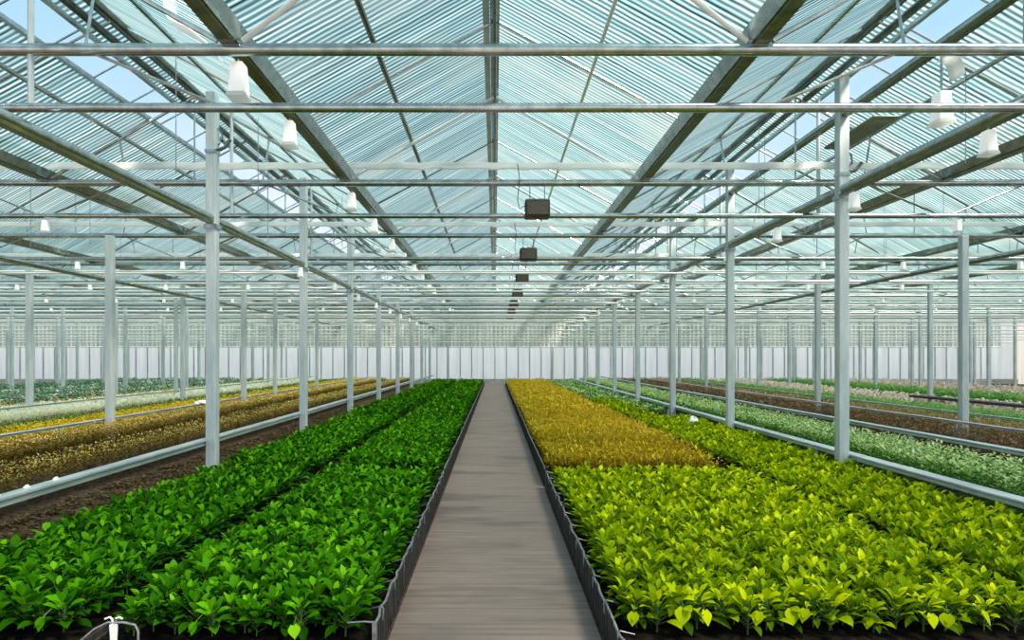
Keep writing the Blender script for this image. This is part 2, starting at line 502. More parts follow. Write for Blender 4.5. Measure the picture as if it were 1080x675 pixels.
for x, r, mt, lab in ((-1.17, 0.03, 'galv_dark', 'dark purlin tube under the left slope over the walkway'),
                      (1.05, 0.02, 'white', 'thin pale purlin tube under the right slope over the walkway'),
                      (-3.15, 0.025, 'galv', 'galvanised purlin tube between left gutter and first left ridge'),
                      (3.15, 0.025, 'galv', 'galvanised purlin tube between right gutter and first right ridge'),
                      (-5.25, 0.03, 'galv', 'galvanised purlin tube beyond the first left ridge'),
                      (5.25, 0.03, 'galv', 'galvanised purlin tube beyond the first right ridge'),
                      (-7.35, 0.03, 'galv', 'galvanised purlin tube beyond the second left gutter'),
                      (7.35, 0.03, 'galv', 'galvanised purlin tube beyond the second right gutter')):
    z = zroof(x) - 0.07
    tag(MB().tube([(x, Y0, z), (x, Y1, z)], r, 8).build('purlin', M[mt], smooth=True), lab, 'purlin')

# long beams along the two front column rows
def beam(x, z, r, label, y0=1.0):
    t = thing('long_beam', label, 'beam', (x, 0, z))
    MB().tube([(0, y0, 0), (0, YE - 0.1, 0)], r, 12).build('tube', M['galv'], t, smooth=True)
    MB().box(-r * 0.75, r * 0.75, y0, YE - 0.1, -r - 0.018, -r * 0.75).build('reflection_strip', M['olive'], t)  # olive strip paints the plants' green reflection under the beam
XL, XR = -3.59, 4.41
beam(XL, CZ + 1.76, 0.052, 'long galvanised beam running back along the left front columns')
beam(XR, CZ + 2.13, 0.062, 'long galvanised beam running back along the right front columns')
beam(XR, CZ + 3.10, 0.05, 'higher galvanised beam above the right front columns')
for sd, nm in ((-1, 'left'), (1, 'right')):
    beam(sd * 9.2, CZ + 1.86, 0.045, 'slim galvanised beam over the far %s beds' % nm, 6.0)
# short dark board beside the nearest right column
tag(MB().box(4.78, 5.10, 8.35, 9.6, CZ + 3.02, CZ + 3.06).build('vent_board', M['olive'], bevel=0.008), 'short dark olive board under the roof beside the nearest right column', 'board')

# ------------------------------------------------------------------ columns
def column_mesh(h, w, det=True):
    mb = MB()
    a = w / 2
    mb.extrude_y([(0, 0)] * 0 or [(-a, -a), (a, -a), (a, a), (-a, a)], 0, h)
    mb.v = [(x, z, y) for x, y, z in mb.v]
    mb.f = [f[::-1] for f in mb.f]
    return mb
COLS = []
def col(x, d, label, group=None, w=0.13, top=None, det=True):
    COLS.append((x, d))
    z1 = (top if top else zroof(x) - 0.03)
    t = thing('steel_column', label, 'column', (x, d, 0), 0, group)
    column_mesh(z1 - 0.02, w).build('post', M['column'], t, bevel=0.012 if det else 0)
    if det:
        MB().box(-w * 0.9, w * 0.9, -w * 0.9, w * 0.9, 0, 0.02).build('base_plate', M['galv'], t)
        zb = CZ + (1.76 if x < 0 else 2.13)
        if abs(x) < 5:
            MB().box(-w * 0.62, w * 0.62, -w * 0.62, w * 0.62, zb - 0.13, zb - 0.075).build('collar', M['galv'], t)
    return t
for i in range(8):
    d = 8.4 + 4 * i
    col(XL, d + 0.0, '%s grey steel column in the row along the left green beds' % ORD[i])
    col(XR, d + 0.0, '%s grey steel column in the row along the right lime beds' % ORD[i])
for x, d, lab in ((-7.22, 12.4, 'grey column by the yellow strip, left of the nearest left column'),
                  (-7.22, 19.0, 'grey column just right of the nearest left column, beyond the tan rows'),
                  (-7.22, 21.7, 'slim grey column left of the second left column, beyond the tan rows'),
                  (-7.22, 26.8, 'thin grey column right of the second left column, beyond the tan rows'),
                  (-11.55, 16.4, 'leftmost slim grey column, among yellow and cream strips'),
                  (-9.4, 19.9, 'slim grey column just left of the nearest left column, by cream strips'),
                  (-13.2, 23.0, 'thin pale column close behind the column by the yellow strip'),
                  (-11.1, 23.0, 'thin pale column left of a slim one, beyond the cream strips'),
                  (8.79, 12.4, 'grey column by the rust-tan bed, right of the nearest right column'),
                  (8.79, 18.0, 'slim grey column just left of the nearest right column, by the brown bed'),
                  (8.79, 27.5, 'thin grey column between the second and third right columns'),
                  (8.79, 31.5, 'very thin grey column just right of the third right column'),
                  (13.3, 20.2, 'thin grey column left of the one by the rust-tan bed')):
    w = 0.13 if d < 19.5 else 0.115
    if x == 13.3: w = 0.115
    col(x, d, lab, None, w, CZ + 2.3)
for side, nm in ((-1, 'left'), (1, 'right')):
    g = 'distant columns before the end wall on the %s' % nm
    k = 0
    for d in (28.4, 32.4, 36.4):
        for x in (11.4, 13.5, 16.0, 18.3, 20.7, 23.2, 25.6):
            if x * F / d > 570: continue
            k += 1
            col(side * (x + random.uniform(-0.6, 0.6)), d + random.uniform(-1, 1), 'thin distant grey column before the pale end wall on the %s' % nm, g, random.uniform(0.09, 0.13), CZ + 2.3, det=False)
for x in (-2.75, 3.3):
    col(x * 1.0, 38.6, 'lone thin column before the end wall, %s of the walkway' % ('left' if x < 0 else 'right'), None, 0.12, CZ + 2.3, det=False)

# ------------------------------------------------------------------ rails
def rail(x, z0, z1, label, y0=2.5, w=0.05, posts=True):
    t = thing('bench_rail', label, 'rail', (x, 0, 0))
    zm = z0 + (z1 - z0) * 0.55
    MB().extrude_y([(-w, z0), (w * 0.6, z0), (w * 0.6, zm), (-w, zm)], y0, YE - 0.5).build('lower_bar', M['rail'], t, bevel=0.006)
    MB().extrude_y([(-w * 1.3, zm + 0.008), (w, zm + 0.008), (w, z1), (-w * 1.3, z1)], y0, YE - 0.5).build('upper_bar', M['rail'], t, bevel=0.006)
    MB().box(-w * 0.5, w * 0.3, y0, YE - 0.5, zm, zm + 0.008).build('web', M['galv_dark'], t)
    if posts:
        for d in np.arange(y0 + 1.4, 38, 4.0):
            MB().box(-0.02, 0.02, d - 0.02, d + 0.02, 0, z0).build('leg', M['rail'], t)
rail(-3.69, 0.485, 0.565, 'pale grey rail along the left front columns above bare soil', 3.0, posts=False)
rail(-7.36, 0.40, 0.45, 'thin grey rail between the tan rows and the yellow strip', 5.8, 0.04)
rail(4.56, 0.31, 0.38, 'pale grey rail between lime bed and pale green bed', 4.0, 0.07)
rail(6.35, 0.42, 0.485, 'grey rail between pale green bed and brown bed', 4.7, 0.05)
rail(8.3, 0.42, 0.465, 'thin grey rail between brown bed and rust-tan bed', 6.5, 0.04)
rail(9.75, 0.42, 0.46, 'thin grey rail between rust-tan bed and green strip', 7.9, 0.03)
rail(-10.9, 0.44, 0.48, 'blue grey rail running through the cream strips', 9.4, 0.04)

# ------------------------------------------------------------------ plants
def leaf_strip(base, az, el, L, Wd, bend, segs=5, fold=0.35, heart=False, twist=0.0):
    """a leaf: midrib from base, folded along it; returns verts, faces"""
    vs, fs = [], []
    p = np.array(base, float)
    ca, sa = math.cos(az), math.sin(az)
    side = np.array([-sa, ca, 0.0])
    for i in range(segs + 1):
        t = i / segs
        e = el - bend * t
        fwd = np.array([ca * math.cos(e), sa * math.cos(e), math.sin(e)])
        up = np.cross(fwd, side) * -1.0
        up = np.array([-ca * math.sin(e), -sa * math.sin(e), math.cos(e)])
        if heart:
            wprof = [0.42, 0.98, 1.0, 0.74, 0.36, 0.0]
        else:
            wprof = [0.05, 0.62, 1.0, 0.92, 0.55, 0.0]
        w = np.interp(t, np.linspace(0, 1, 6), wprof) * Wd / 2
        sd = side * math.cos(twist) + up * math.sin(twist)
        back = fwd * (-0.10 * L if heart and i == 0 else 0)
        lift = up * (w * fold)
        vs += [p + sd * w + lift + back, p.copy(), p - sd * w + lift + back]
        if i < segs:
            p = p + fwd * (L / segs)
    for i in range(segs):
        a = 3 * i
        fs += [(a, a + 3, a + 4, a + 1), (a + 1, a + 4, a + 5, a + 2)]
    return vs, fs

class Plant:
    """numpy arrays of one plant: verts, quads, tint per vertex; stem kept apart"""
    def __init__(s):
        s.v, s.f, s.t = [], [], []
        s.stem = MB()
    def leaf(s, tint, *a, **k):
        vs, fs = leaf_strip(*a, **k)
        o = len(s.v)
        s.v += vs
        s.f += [tuple(i + o for i in f) for f in fs]
        s.t += [min(max(tint, 0), 1)] * len(vs)
    def done(s):
        s.v = np.array(s.v, np.float32)
        s.f = np.array(s.f, np.int32)
        s.t = np.array(s.t, np.float32)
        return s

def broad_plant(rng, n=17, h=0.13, L=(0.075, 0.115), wr=0.5, lift=(0.25, 1.15), hearts=0, segs=5):
    p = Plant()
    p.stem.tube([(0, 0, 0), (0.004, 0.002, h * 0.6), (0, 0, h)], 0.0045, 5)
    for i in range(n):
        q = i / (n - 1)
        az = i * 2.39996 + rng.uniform(-0.35, 0.35)
        el = lift[0] + (lift[1] - lift[0]) * q + rng.uniform(-0.25, 0.25)
        r0 = 0.012 + 0.045 * (1 - q) * rng.uniform(0.5, 1.2)
        zb = h * (0.25 + 0.75 * q) + rng.uniform(-0.01, 0.01)
        b = (math.cos(az) * r0, math.sin(az) * r0, zb + r0 * 0.4)
        p.stem.tube([(0, 0, zb * 0.75), b], 0.0022, 4, cap=False)
        l = rng.uniform(*L) * (1.08 - 0.3 * q)
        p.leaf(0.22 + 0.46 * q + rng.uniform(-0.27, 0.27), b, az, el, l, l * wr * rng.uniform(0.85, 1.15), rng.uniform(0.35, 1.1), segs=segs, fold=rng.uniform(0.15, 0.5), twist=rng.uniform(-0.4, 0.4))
    for i in range(hearts):
        az = -PI / 2 + rng.uniform(-0.7, 0.7)
        x0, y0 = rng.uniform(-0.06, 0.06), -0.075 - rng.uniform(0, 0.03)
        z0 = h * rng.uniform(0.55, 0.95)
        p.stem.tube([(0, 0, h * 0.8), (x0 * 0.6, y0 * 0.6, z0 + 0.03), (x0, y0, z0)], 0.002, 4, cap=False)
        l = rng.uniform(0.06, 0.085)
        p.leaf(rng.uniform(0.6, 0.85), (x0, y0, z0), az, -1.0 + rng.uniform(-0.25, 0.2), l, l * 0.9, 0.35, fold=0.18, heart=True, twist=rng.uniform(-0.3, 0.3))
    return p.done()

def fine_plant(rng, n=34, h=0.16, rad=0.06, L=(0.03, 0.05), wr=0.5, z0=0.02, up=0.7, segs=2, hedge=False):
    p = Plant()
    p.stem.tube([(0, 0, 0), (0, 0, h * 0.8)], 0.004, 5)
    for i in range(n):
        q = rng.random() ** 0.75
        az = rng.uniform(0, 2 * PI)
        r = rad * math.sqrt(rng.random())
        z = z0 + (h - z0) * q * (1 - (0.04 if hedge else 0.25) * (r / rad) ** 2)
        l = rng.uniform(*L)
        o = len(p.v)
        b = (math.cos(az) * r, math.sin(az) * r, z - l * 0.3)
        w = 0.0018
        zc = max(0.0, b[2] - r * 0.5)
        p.v += [(-w * math.sin(az), w * math.cos(az), zc), (w * math.sin(az), -w * math.cos(az), zc), (b[0] + w * math.sin(az), b[1] - w * math.cos(az), b[2]), (b[0] - w * math.sin(az), b[1] + w * math.cos(az), b[2])]
        p.f += [(o, o + 1, o + 2, o + 3)]
        p.t += [0.1] * 4
        p.leaf((0.04 + 0.80 * q ** 1.6 + rng.uniform(-0.12, 0.14)) if hedge else (0.18 + 0.55 * q + rng.uniform(-0.2, 0.22)), b, az, up * q + rng.uniform(-0.4, 0.6), l, l * wr, rng.uniform(0, 0.8), segs=segs, fold=0.3)  # hedge tint darkens downwards, painting shade on the row sides
    return p.done()

def mesh_of(name, v, f, t, mat):
    me = bpy.data.meshes.new(name)
    me.vertices.add(len(v))
    me.vertices.foreach_set('co', np.ascontiguousarray(v, np.float32).ravel())
    me.loops.add(f.size)
    me.loops.foreach_set('vertex_index', np.ascontiguousarray(f, np.int32).ravel())
    me.polygons.add(len(f))
    me.polygons.foreach_set('loop_start', np.arange(0, f.size, 4, dtype=np.int32))
    me.polygons.foreach_set('use_smooth', np.ones(len(f), bool))
    a = me.attributes.new('tint', 'FLOAT', 'POINT')
    a.data.foreach_set('value', np.ascontiguousarray(t, np.float32))
    me.materials.append(mat)
    me.update()
    me.validate()
    return me

def grid(x0, x1, y0, y1, sp, jit=0.28):
    nx = max(1, round((x1 - x0) / sp))
    ny = max(1, round((y1 - y0) / sp))
    out = []
    for j in range(ny):
        for i in range(nx):
            x = x0 + (i + 0.5 + random.uniform(-jit, jit)) * (x1 - x0) / nx
            y = y0 + (j + 0.5 + random.uniform(-jit, jit)) * (y1 - y0) / ny
            out.append((x, y, j, i))
    return out

def inframe(x, y, z):
    if y < 0.5: return False
    px, py = VX + x * F / y, VY - (z - CZ) * F / y
    return -15 < px < W + 15 and py < H + 25

def mass(name, spots, variants, mat, label, cat, z=0.0, scale=(0.85, 1.2), group=None):
    """SPOTS: (x, y, z, s) -> ONE stuff object"""
    V, Fc, T = [], [], []
    off = 0
    k = len(variants)
    n = len(spots)
    sp = np.array(spots, np.float32)
    ang = RNG.uniform(0, 2 * PI, n)
    pick = RNG.integers(0, k, n)
    tt = RNG.uniform(-0.12, 0.12, n)
    for vi, p in enumerate(variants):
        idx = np.where(pick == vi)[0]
        if not len(idx): continue
        c, s = np.cos(ang[idx])[:, None], np.sin(ang[idx])[:, None]
        sc = sp[idx, 3][:, None]
        x = (p.v[None, :, 0] * c - p.v[None, :, 1] * s) * sc + sp[idx, 0][:, None]
        y = (p.v[None, :, 0] * s + p.v[None, :, 1] * c) * sc + sp[idx, 1][:, None]
        zz = p.v[None, :, 2] * sc + sp[idx, 2][:, None]
        v = np.stack([x, y, zz], -1).reshape(-1, 3)
        f = (p.f[None] + (np.arange(len(idx)) * len(p.v))[:, None, None]).reshape(-1, 4) + off
        t = np.clip(p.t[None] + tt[idx][:, None], 0, 1).reshape(-1)
        V.append(v); Fc.append(f); T.append(t)
        off += len(v)
    me = mesh_of(name, np.concatenate(V), np.concatenate(Fc), np.concatenate(T), mat)
    o = bpy.data.objects.new(name, me)
    COL.objects.link(o)
    return tag(o, label, cat, group, 'stuff')

def individuals(name, spots, variants, mat, stemmat, cat, with_stem=150):
    """SPOTS: (x, y, z, s, label, group, rz) -> one object per plant, sharing meshes; the nearest ones also show their stems"""
    lm, sm = [], []
    for p in variants:
        lm.append(mesh_of(name, p.v, p.f, p.t, mat))
        me = bpy.data.meshes.new('stem')
        me.from_pydata(p.stem.v, [], p.stem.f)
        me.materials.append(stemmat)
        sm.append(me)
    for j, (x, y, z, s, label, group, rz, vi) in enumerate(spots):
        o = bpy.data.objects.new(name, lm[vi])
        COL.objects.link(o)
        o.location = (x, y, z)
        o.rotation_euler = (0, 0, rz)
        o.scale = (s, s, s)
        tag(o, label, cat, group)
        if j < with_stem:
            st = bpy.data.objects.new('stem', sm[vi])
            COL.objects.link(st)
            st.parent = o

def split(spots, n=300):
    """nearest N in view first, the rest after"""
    key = lambda p: math.sqrt(p[0] ** 2 + p[1] ** 2)
    seen = sorted([p for p in spots if inframe(p[0], p[1], p[2] + 0.1)], key=key)
    near = seen[:n]
    ids = set(id(p) for p in near)
    return near, [p for p in spots if id(p) not in ids]

rg = random.Random(3)
ZS = 0.13
# --- left dark green beds: inner strip beside the walkway, outer strip beside the columns
BL = [('inner', -2.04, -0.66), ('outer', -3.50, -2.17)]
BR = [('inner', 0.66, 3.0), ('outer', 3.08, 4.42)]
YN0, YN1, YF0, YF1 = 3.50, 7.95, 8.22, 38.2
darkV = [broad_plant(rg, 24, 0.15, (0.065, 0.115), 0.50) for _ in range(6)]
darkFront = [broad_plant(rg, 24, 0.15, (0.07, 0.12), 0.50, lift=(-0.2, 1.15), hearts=1) for _ in range(3)]
limeV = [broad_plant(rg, 24, 0.15, (0.065, 0.11), 0.46, lift=(0.3, 1.25)) for _ in range(6)]
limeFront = [broad_plant(rg, 24, 0.15, (0.07, 0.115), 0.48, lift=(-0.2, 1.2), hearts=1) for _ in range(4)]
def block(beds, y0, y1, sp, near_only=True):
    out = []
    for bn, x0, x1 in beds:
        for (x, y, j, i) in grid(x0 + 0.05, x1 - 0.05, y0 + 0.05, y1 - 0.04, sp):
            out.append((x, y, ZS + rg.uniform(-0.015, 0.02), rg.uniform(0.85, 1.2), bn, j))
    return out
def lab_for(colour, side, bn, j, nrows):
    band = 'front row' if j == 0 else ('second row' if j == 1 else ('third row' if j == 2 else ('middle rows' if j < nrows * 0.55 else 'back rows')))
    a = '%s leafy young plant in the %s of the near %s %s bed' % (colour, band, side, bn)
    return a, '%s plants in the %s of the near %s %s bed' % (colour, band, side, bn)
dk = block(BL, YN0 - 0.10, YN1, 0.115)
near, rest = split(dk, 300)
nd = len(darkV)
allv = darkV + darkFront
sp = []
for (x, y, z, s, bn, j) in near:
    vi = (nd + rg.randrange(3)) if j == 0 and rg.random() < 0.25 else rg.randrange(nd)
    sp.append((x, y, z, s) + lab_for('dark green', 'left', bn, j, 30) + (rg.uniform(-0.5, 0.5) if j == 0 else rg.uniform(0, 2 * PI), vi))
individuals('leafy_plant', sp, allv, M['L_dark'], M['stem'], 'plant')
# far dark green: fine detail to 15 m, coarser beyond
darkM = [broad_plant(rg, 13, 0.125, (0.075, 0.115), 0.55, segs=3) for _ in range(4)]
darkF = [broad_plant(rg, 9, 0.13, (0.10, 0.15), 0.6, segs=2) for _ in range(4)]
r1 = [(p[0], p[1], p[2], p[3]) for p in rest]
r1 += [(p[0], p[1], p[2] - 0.0, p[3]) for p in block(BL, YF0, 15.0, 0.12)]
o1 = mass('leafy_plants', r1, darkM, M['L_dark'], 'dark green leafy plants filling the back of the left beds', 'plants')
r2 = [(p[0], p[1], p[2], p[3] * 1.1) for p in block(BL, 15.0, YF1, 0.2)]
me2 = mass('leafy_plants', r2, darkF, M['L_dark'], 'x', 'plants')
def merge_into(a, b):
    """append mesh of b to a (same material), remove b"""
    ma, mb_ = a.data, b.data
    def arr(me):
        v = np.empty(len(me.vertices) * 3, np.float32); me.vertices.foreach_get('co', v)
        f = np.empty(len(me.loops), np.int32); me.loops.foreach_get('vertex_index', f)
        t = np.empty(len(me.vertices), np.float32); me.attributes['tint'].data.foreach_get('value', t)
        return v.reshape(-1, 3), f.reshape(-1, 4), t
    v1, f1, t1 = arr(ma)
    v2, f2, t2 = arr(mb_)
    a.data = mesh_of(a.name, np.concatenate([v1, v2]), np.concatenate([f1, f2 + len(v1)]), np.concatenate([t1, t2]), ma.materials[0])
    bpy.data.objects.remove(b)
merge_into(o1, me2)

# --- right lime beds
lm_sp = block(BR, YN0 - 0.04, YN1, 0.12)
# outer strip goes on
lm_out = [(x, y, ZS + rg.uniform(-0.015, 0.02), rg.uniform(0.85, 1.2), 'outer', 29) for (x, y, j, i) in grid(3.13, 4.40, 7.95, 15.0, 0.13)]
near, rest = split(lm_sp, 300)
nl = len(limeV)
sp = []
for (x, y, z, s, bn, j) in near:
    vi = (nl + rg.randrange(4)) if j == 0 and rg.random() < 0.5 else rg.randrange(nl)
    sp.append((x, y, z, s) + lab_for('lime green', 'right', bn, j, 30) + (rg.uniform(-0.5, 0.5) if j == 0 else rg.uniform(0, 2 * PI), vi))
individuals('lime_plant', sp, limeV + limeFront, M['L_lime'], M['stem'], 'plant')
limeM = [broad_plant(rg, 14, 0.12, (0.07, 0.11), 0.5, lift=(0.3, 1.25), segs=3) for _ in range(4)]
limeF = [broad_plant(rg, 9, 0.13, (0.09, 0.13), 0.6, segs=2) for _ in range(4)]
o1 = mass('lime_plants', [(p[0], p[1], p[2], p[3]) for p in rest + lm_out], limeM, M['L_lime'], 'lime green leafy plants in the back and outer strip of the right beds', 'plants')
o2 = mass('leafy_plants', [(x, y, ZS, rg.uniform(0.9, 1.2)) for (x, y, j, i) in grid(3.05, 3.75, 15.0, 21.0, 0.18)], limeF, M['L_lime'], 'x', 'plants')
merge_into(o1, o2)
mass('leafy_plants', [(x, y, ZS, rg.uniform(0.9, 1.3)) for (x, y, j, i) in grid(3.0, 4.36, 16.5, YF1, 0.2) if not (y < 21 and x < 3.8)], limeF, M['L_pale'], 'pale green plants far along the outer strip of the right bed', 'plants')
# --- golden bed behind the lime block
yellV = [fine_plant(rg, 46, 0.24, 0.08, (0.035, 0.06), 0.5, 0.0) for _ in range(6)]
ye = [(x, y, ZS + rg.uniform(-0.01, 0.02), rg.uniform(0.9, 1.2), 'g', j) for (x, y, j, i) in grid(0.70, 2.82, YF0, 16.0, 0.125)]
near, rest = split(ye, 300)
sp = []
for (x, y, z, s, bn, j) in near:
    band = 'front row' if j == 0 else 'rows behind the front one'
    sp.append((x, y, z, s, 'golden yellow bushy seedling in the %s of the right middle bed' % band, 'golden seedlings in the %s' % band, rg.uniform(0, 2 * PI), rg.randrange(6)))
individuals('golden_seedling', sp, yellV, M['L_yellow'], M['drystem'], 'seedling', 40)
o1 = mass('golden_seedlings', [p[:4] for p in rest], yellV[:3], M['L_yellow'], 'golden yellow seedlings covering the long right middle bed', 'seedlings')
yellF = [fine_plant(rg, 22, 0.24, 0.11, (0.07, 0.10), 0.6, 0.03) for _ in range(4)]
o2 = mass('golden_seedlings', [(x, y, ZS, rg.uniform(0.9, 1.2)) for (x, y, j, i) in grid(0.70, 2.78, 16.0, YF1, 0.18)], yellF, M['L_yellow'], 'x', 'seedlings')
merge_into(o1, o2)

# --- side beds: (kind, x0, x1, y0, material, height, spacing, label, category, individuals?)
coreS = []
def hedge_strip(name, x0, x1, y0, mat, h, label, cat, zb=0.04, sp=0.13, ind=None, y1=38.5, leaf=(0.035, 0.06), n=40, core=True, stem='drystem'):
    V = [fine_plant(rg, n, h - zb, 0.085, leaf, 0.5, 0.02, 0.35, hedge=True) for _ in range(4)]
    VF = [fine_plant(rg, max(16, int(n * 0.6)), h - zb, 0.13, (leaf[0] * 1.7, leaf[1] * 1.7), 0.6, 0.02, 0.35, hedge=True) for _ in range(4)]
    ysplit = max(y0, min(17.0, y1))
    spots = [(x, y, zb, rg.uniform(0.97, 1.04), 0, j) for (x, y, j, i) in grid(x0, x1, y0, ysplit, sp)] if ysplit > y0 + 0.5 else []
    far = [(x, y, zb, rg.uniform(0.97, 1.03)) for (x, y, j, i) in grid(x0, x1, ysplit if spots else y0, y1, sp * 1.5)]
    return spots, far, V, VF
def clear_of_columns(p):
    return all(abs(p[0] - x) > 0.17 or abs(p[1] - d) > 0.17 for x, d in COLS)
def bed_kind(name, one, rows, mat, h, label, cat, n_ind=0, ind_label=None, ind_group=None, **kw):
    """ROWS of the same kind of plant -> N_IND individuals (the nearest) and ONE stuff object"""
    S_, F_ = [], []
    for (x0, x1, y0) in rows:
        y0 = max(4.2, y0 * 0.72)
        s, f, V, VF = hedge_strip(name, x0, x1, y0, mat, h, label, cat, **kw)
        S_ += [p for p in s if clear_of_columns(p)]
        F_ += [p for p in f if clear_of_columns(p)]
    if n_ind:
        near, S_ = split(S_, n_ind)
        sp = [(x, y, z, s, ind_label, ind_group, rg.uniform(0, 2 * PI), rg.randrange(4)) for (x, y, z, s, b, j) in near]
        individuals(one, sp, V, mat, M[kw.get('stem', 'drystem')], cat, 0)
    o = None
    if S_:
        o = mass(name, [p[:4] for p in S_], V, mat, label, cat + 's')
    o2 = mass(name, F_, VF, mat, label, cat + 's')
    if o: merge_into(o, o2)
bed_kind('tan_seedlings', 'tan_seedling', [(-5.12, -4.86, 5.9), (-5.48, -5.22, 5.9), (-7.05, -6.28, 7.6)], M['L_tan'], 0.46,
         'tan brown seedlings in the long rows behind the left rail', 'seedling', 300,
         'tan bushy seedling at the near end of the rows behind the left rail', 'tan seedlings behind the left rail', sp=0.11, leaf=(0.024, 0.042), n=64)
bed_kind('pale_seedlings', 'pale_seedling', [(4.95, 6.05, 5.6)], M['L_pale'], 0.46,
         'pale green seedlings filling the bed behind the right rail', 'seedling', 300,
         'pale green seedling at the near end of the bed behind the right rail', 'pale green seedlings behind the right rail', leaf=(0.04, 0.07), stem='stem')
bed_kind('brown_seedlings', 'x', [(7.0, 8.1, 8.4)], M['L_brown'], 0.45, 'dark brown seedlings between the two right rails', 'seedling', sp=0.15)
bed_kind('rust_seedlings', 'x', [(8.5, 9.6, 10.5)], M['L_orange'], 0.45, 'rust tan seedlings behind the brown bed on the right', 'seedling', sp=0.16)
bed_kind('green_seedlings', 'x', [(9.95, 11.3, 12.0)], M['L_mid'], 0.46, 'bright green seedlings behind the rust tan bed on the right', 'seedling', sp=0.17, leaf=(0.05, 0.08), stem='stem')
bed_kind('blush_seedlings', 'x', [(11.7, 14.3, 14.5)], M['L_pink'], 0.42, 'blush pale seedlings in the wide far right bed', 'seedling', sp=0.2, leaf=(0.06, 0.09))
bed_kind('green_seedlings', 'x', [(15.3, 17.6, 19.0)], M['L_mid'], 0.46, 'green seedlings beyond the blush bed on the far right', 'seedling', sp=0.24, leaf=(0.06, 0.09))
bed_kind('blush_seedlings', 'x', [(18.2, 22.5, 23.0)], M['L_pink'], 0.42, 'pale seedlings farthest right before the end wall', 'seedling', sp=0.28, leaf=(0.07, 0.10))
bed_kind('golden_seedlings', 'x', [(-8.25, -7.5, 9.5)], M['L_gold'], 0.46, 'bright golden seedlings in the strip behind the thin left rail', 'seedling', sp=0.12, n=56)
bed_kind('green_seedlings', 'x', [(-8.9, -8.4, 10.7)], M['L_mid'], 0.44, 'green seedlings behind the golden strip on the left', 'seedling', sp=0.15, stem='stem')
bed_kind('brown_seedlings', 'x', [(-9.9, -9.1, 11.5)], M['L_brown'], 0.36, 'brown seedlings between green and cream strips on the left', 'seedling', sp=0.17)
bed_kind('cream_seedlings', 'x', [(-12.0, -11.1, 13.3), (-10.75, -10.1, 13.0)], M['L_cream'], 0.45, 'cream white seedlings in the two pale strips on the left', 'seedling', sp=0.13, n=64)
bed_kind('golden_seedlings', 'x', [(-12.9, -12.3, 15.5)], M['L_gold'], 0.44, 'golden seedlings in the thin strip behind the cream strips', 'seedling', sp=0.18)
bed_kind('blue_green_seedlings', 'x', [(-14.2, -13.3, 17.0), (-15.9, -14.9, 18.5), (-17.6, -16.6, 20.0), (-19.6, -18.4, 22.0), (-22.0, -20.4, 25.0)], M['L_teal'], 0.46,
         'blue green seedlings in the far left strips', 'seedling', sp=0.24, leaf=(0.06, 0.09))
bed_kind('cream_seedlings', 'x', [(-14.85, -14.3, 18.0), (-16.5, -16.0, 20.0), (-18.3, -17.7, 21.5)], M['L_cream'], 0.42, 'pale seedlings between the far left blue green strips', 'seedling', sp=0.26, leaf=(0.06, 0.09))
# dark long box lying over the blush bed
tag(MB().box(12.2, 12.55, 15.2, 19.5, 0.43, 0.50).build('planter_box', M['black'], bevel=0.02), 'long low black box lying across the blush bed on the right', 'box')

# dry litter along the outer edge of the left bed
lv = [fine_plant(rg, 26, 0.035, 0.09, (0.02, 0.05), 0.4, 0.0, 0.1) for _ in range(4)]
mass('dry_litter', [(-3.58 - abs(random.gauss(0, 0.1)), y, 0.0, rg.uniform(0.7, 1.2)) for y in np.arange(4.0, 38, 0.045)], lv, M['L_orange'], 'dry tan plant litter on the soil beside the left bed', 'litter')
clod = []
mass('soil_clods', [(rg.uniform(-4.75, -3.65), rg.uniform(4.5, 22), 0.0, rg.uniform(0.6, 1.3)) for _ in range(2600)], [fine_plant(rg, 12, 0.04, 0.07, (0.03, 0.05), 0.8, 0.0, 0.3) for _ in range(3)], M['L_brown'], 'dark crumbly soil clods below the left rail', 'soil')

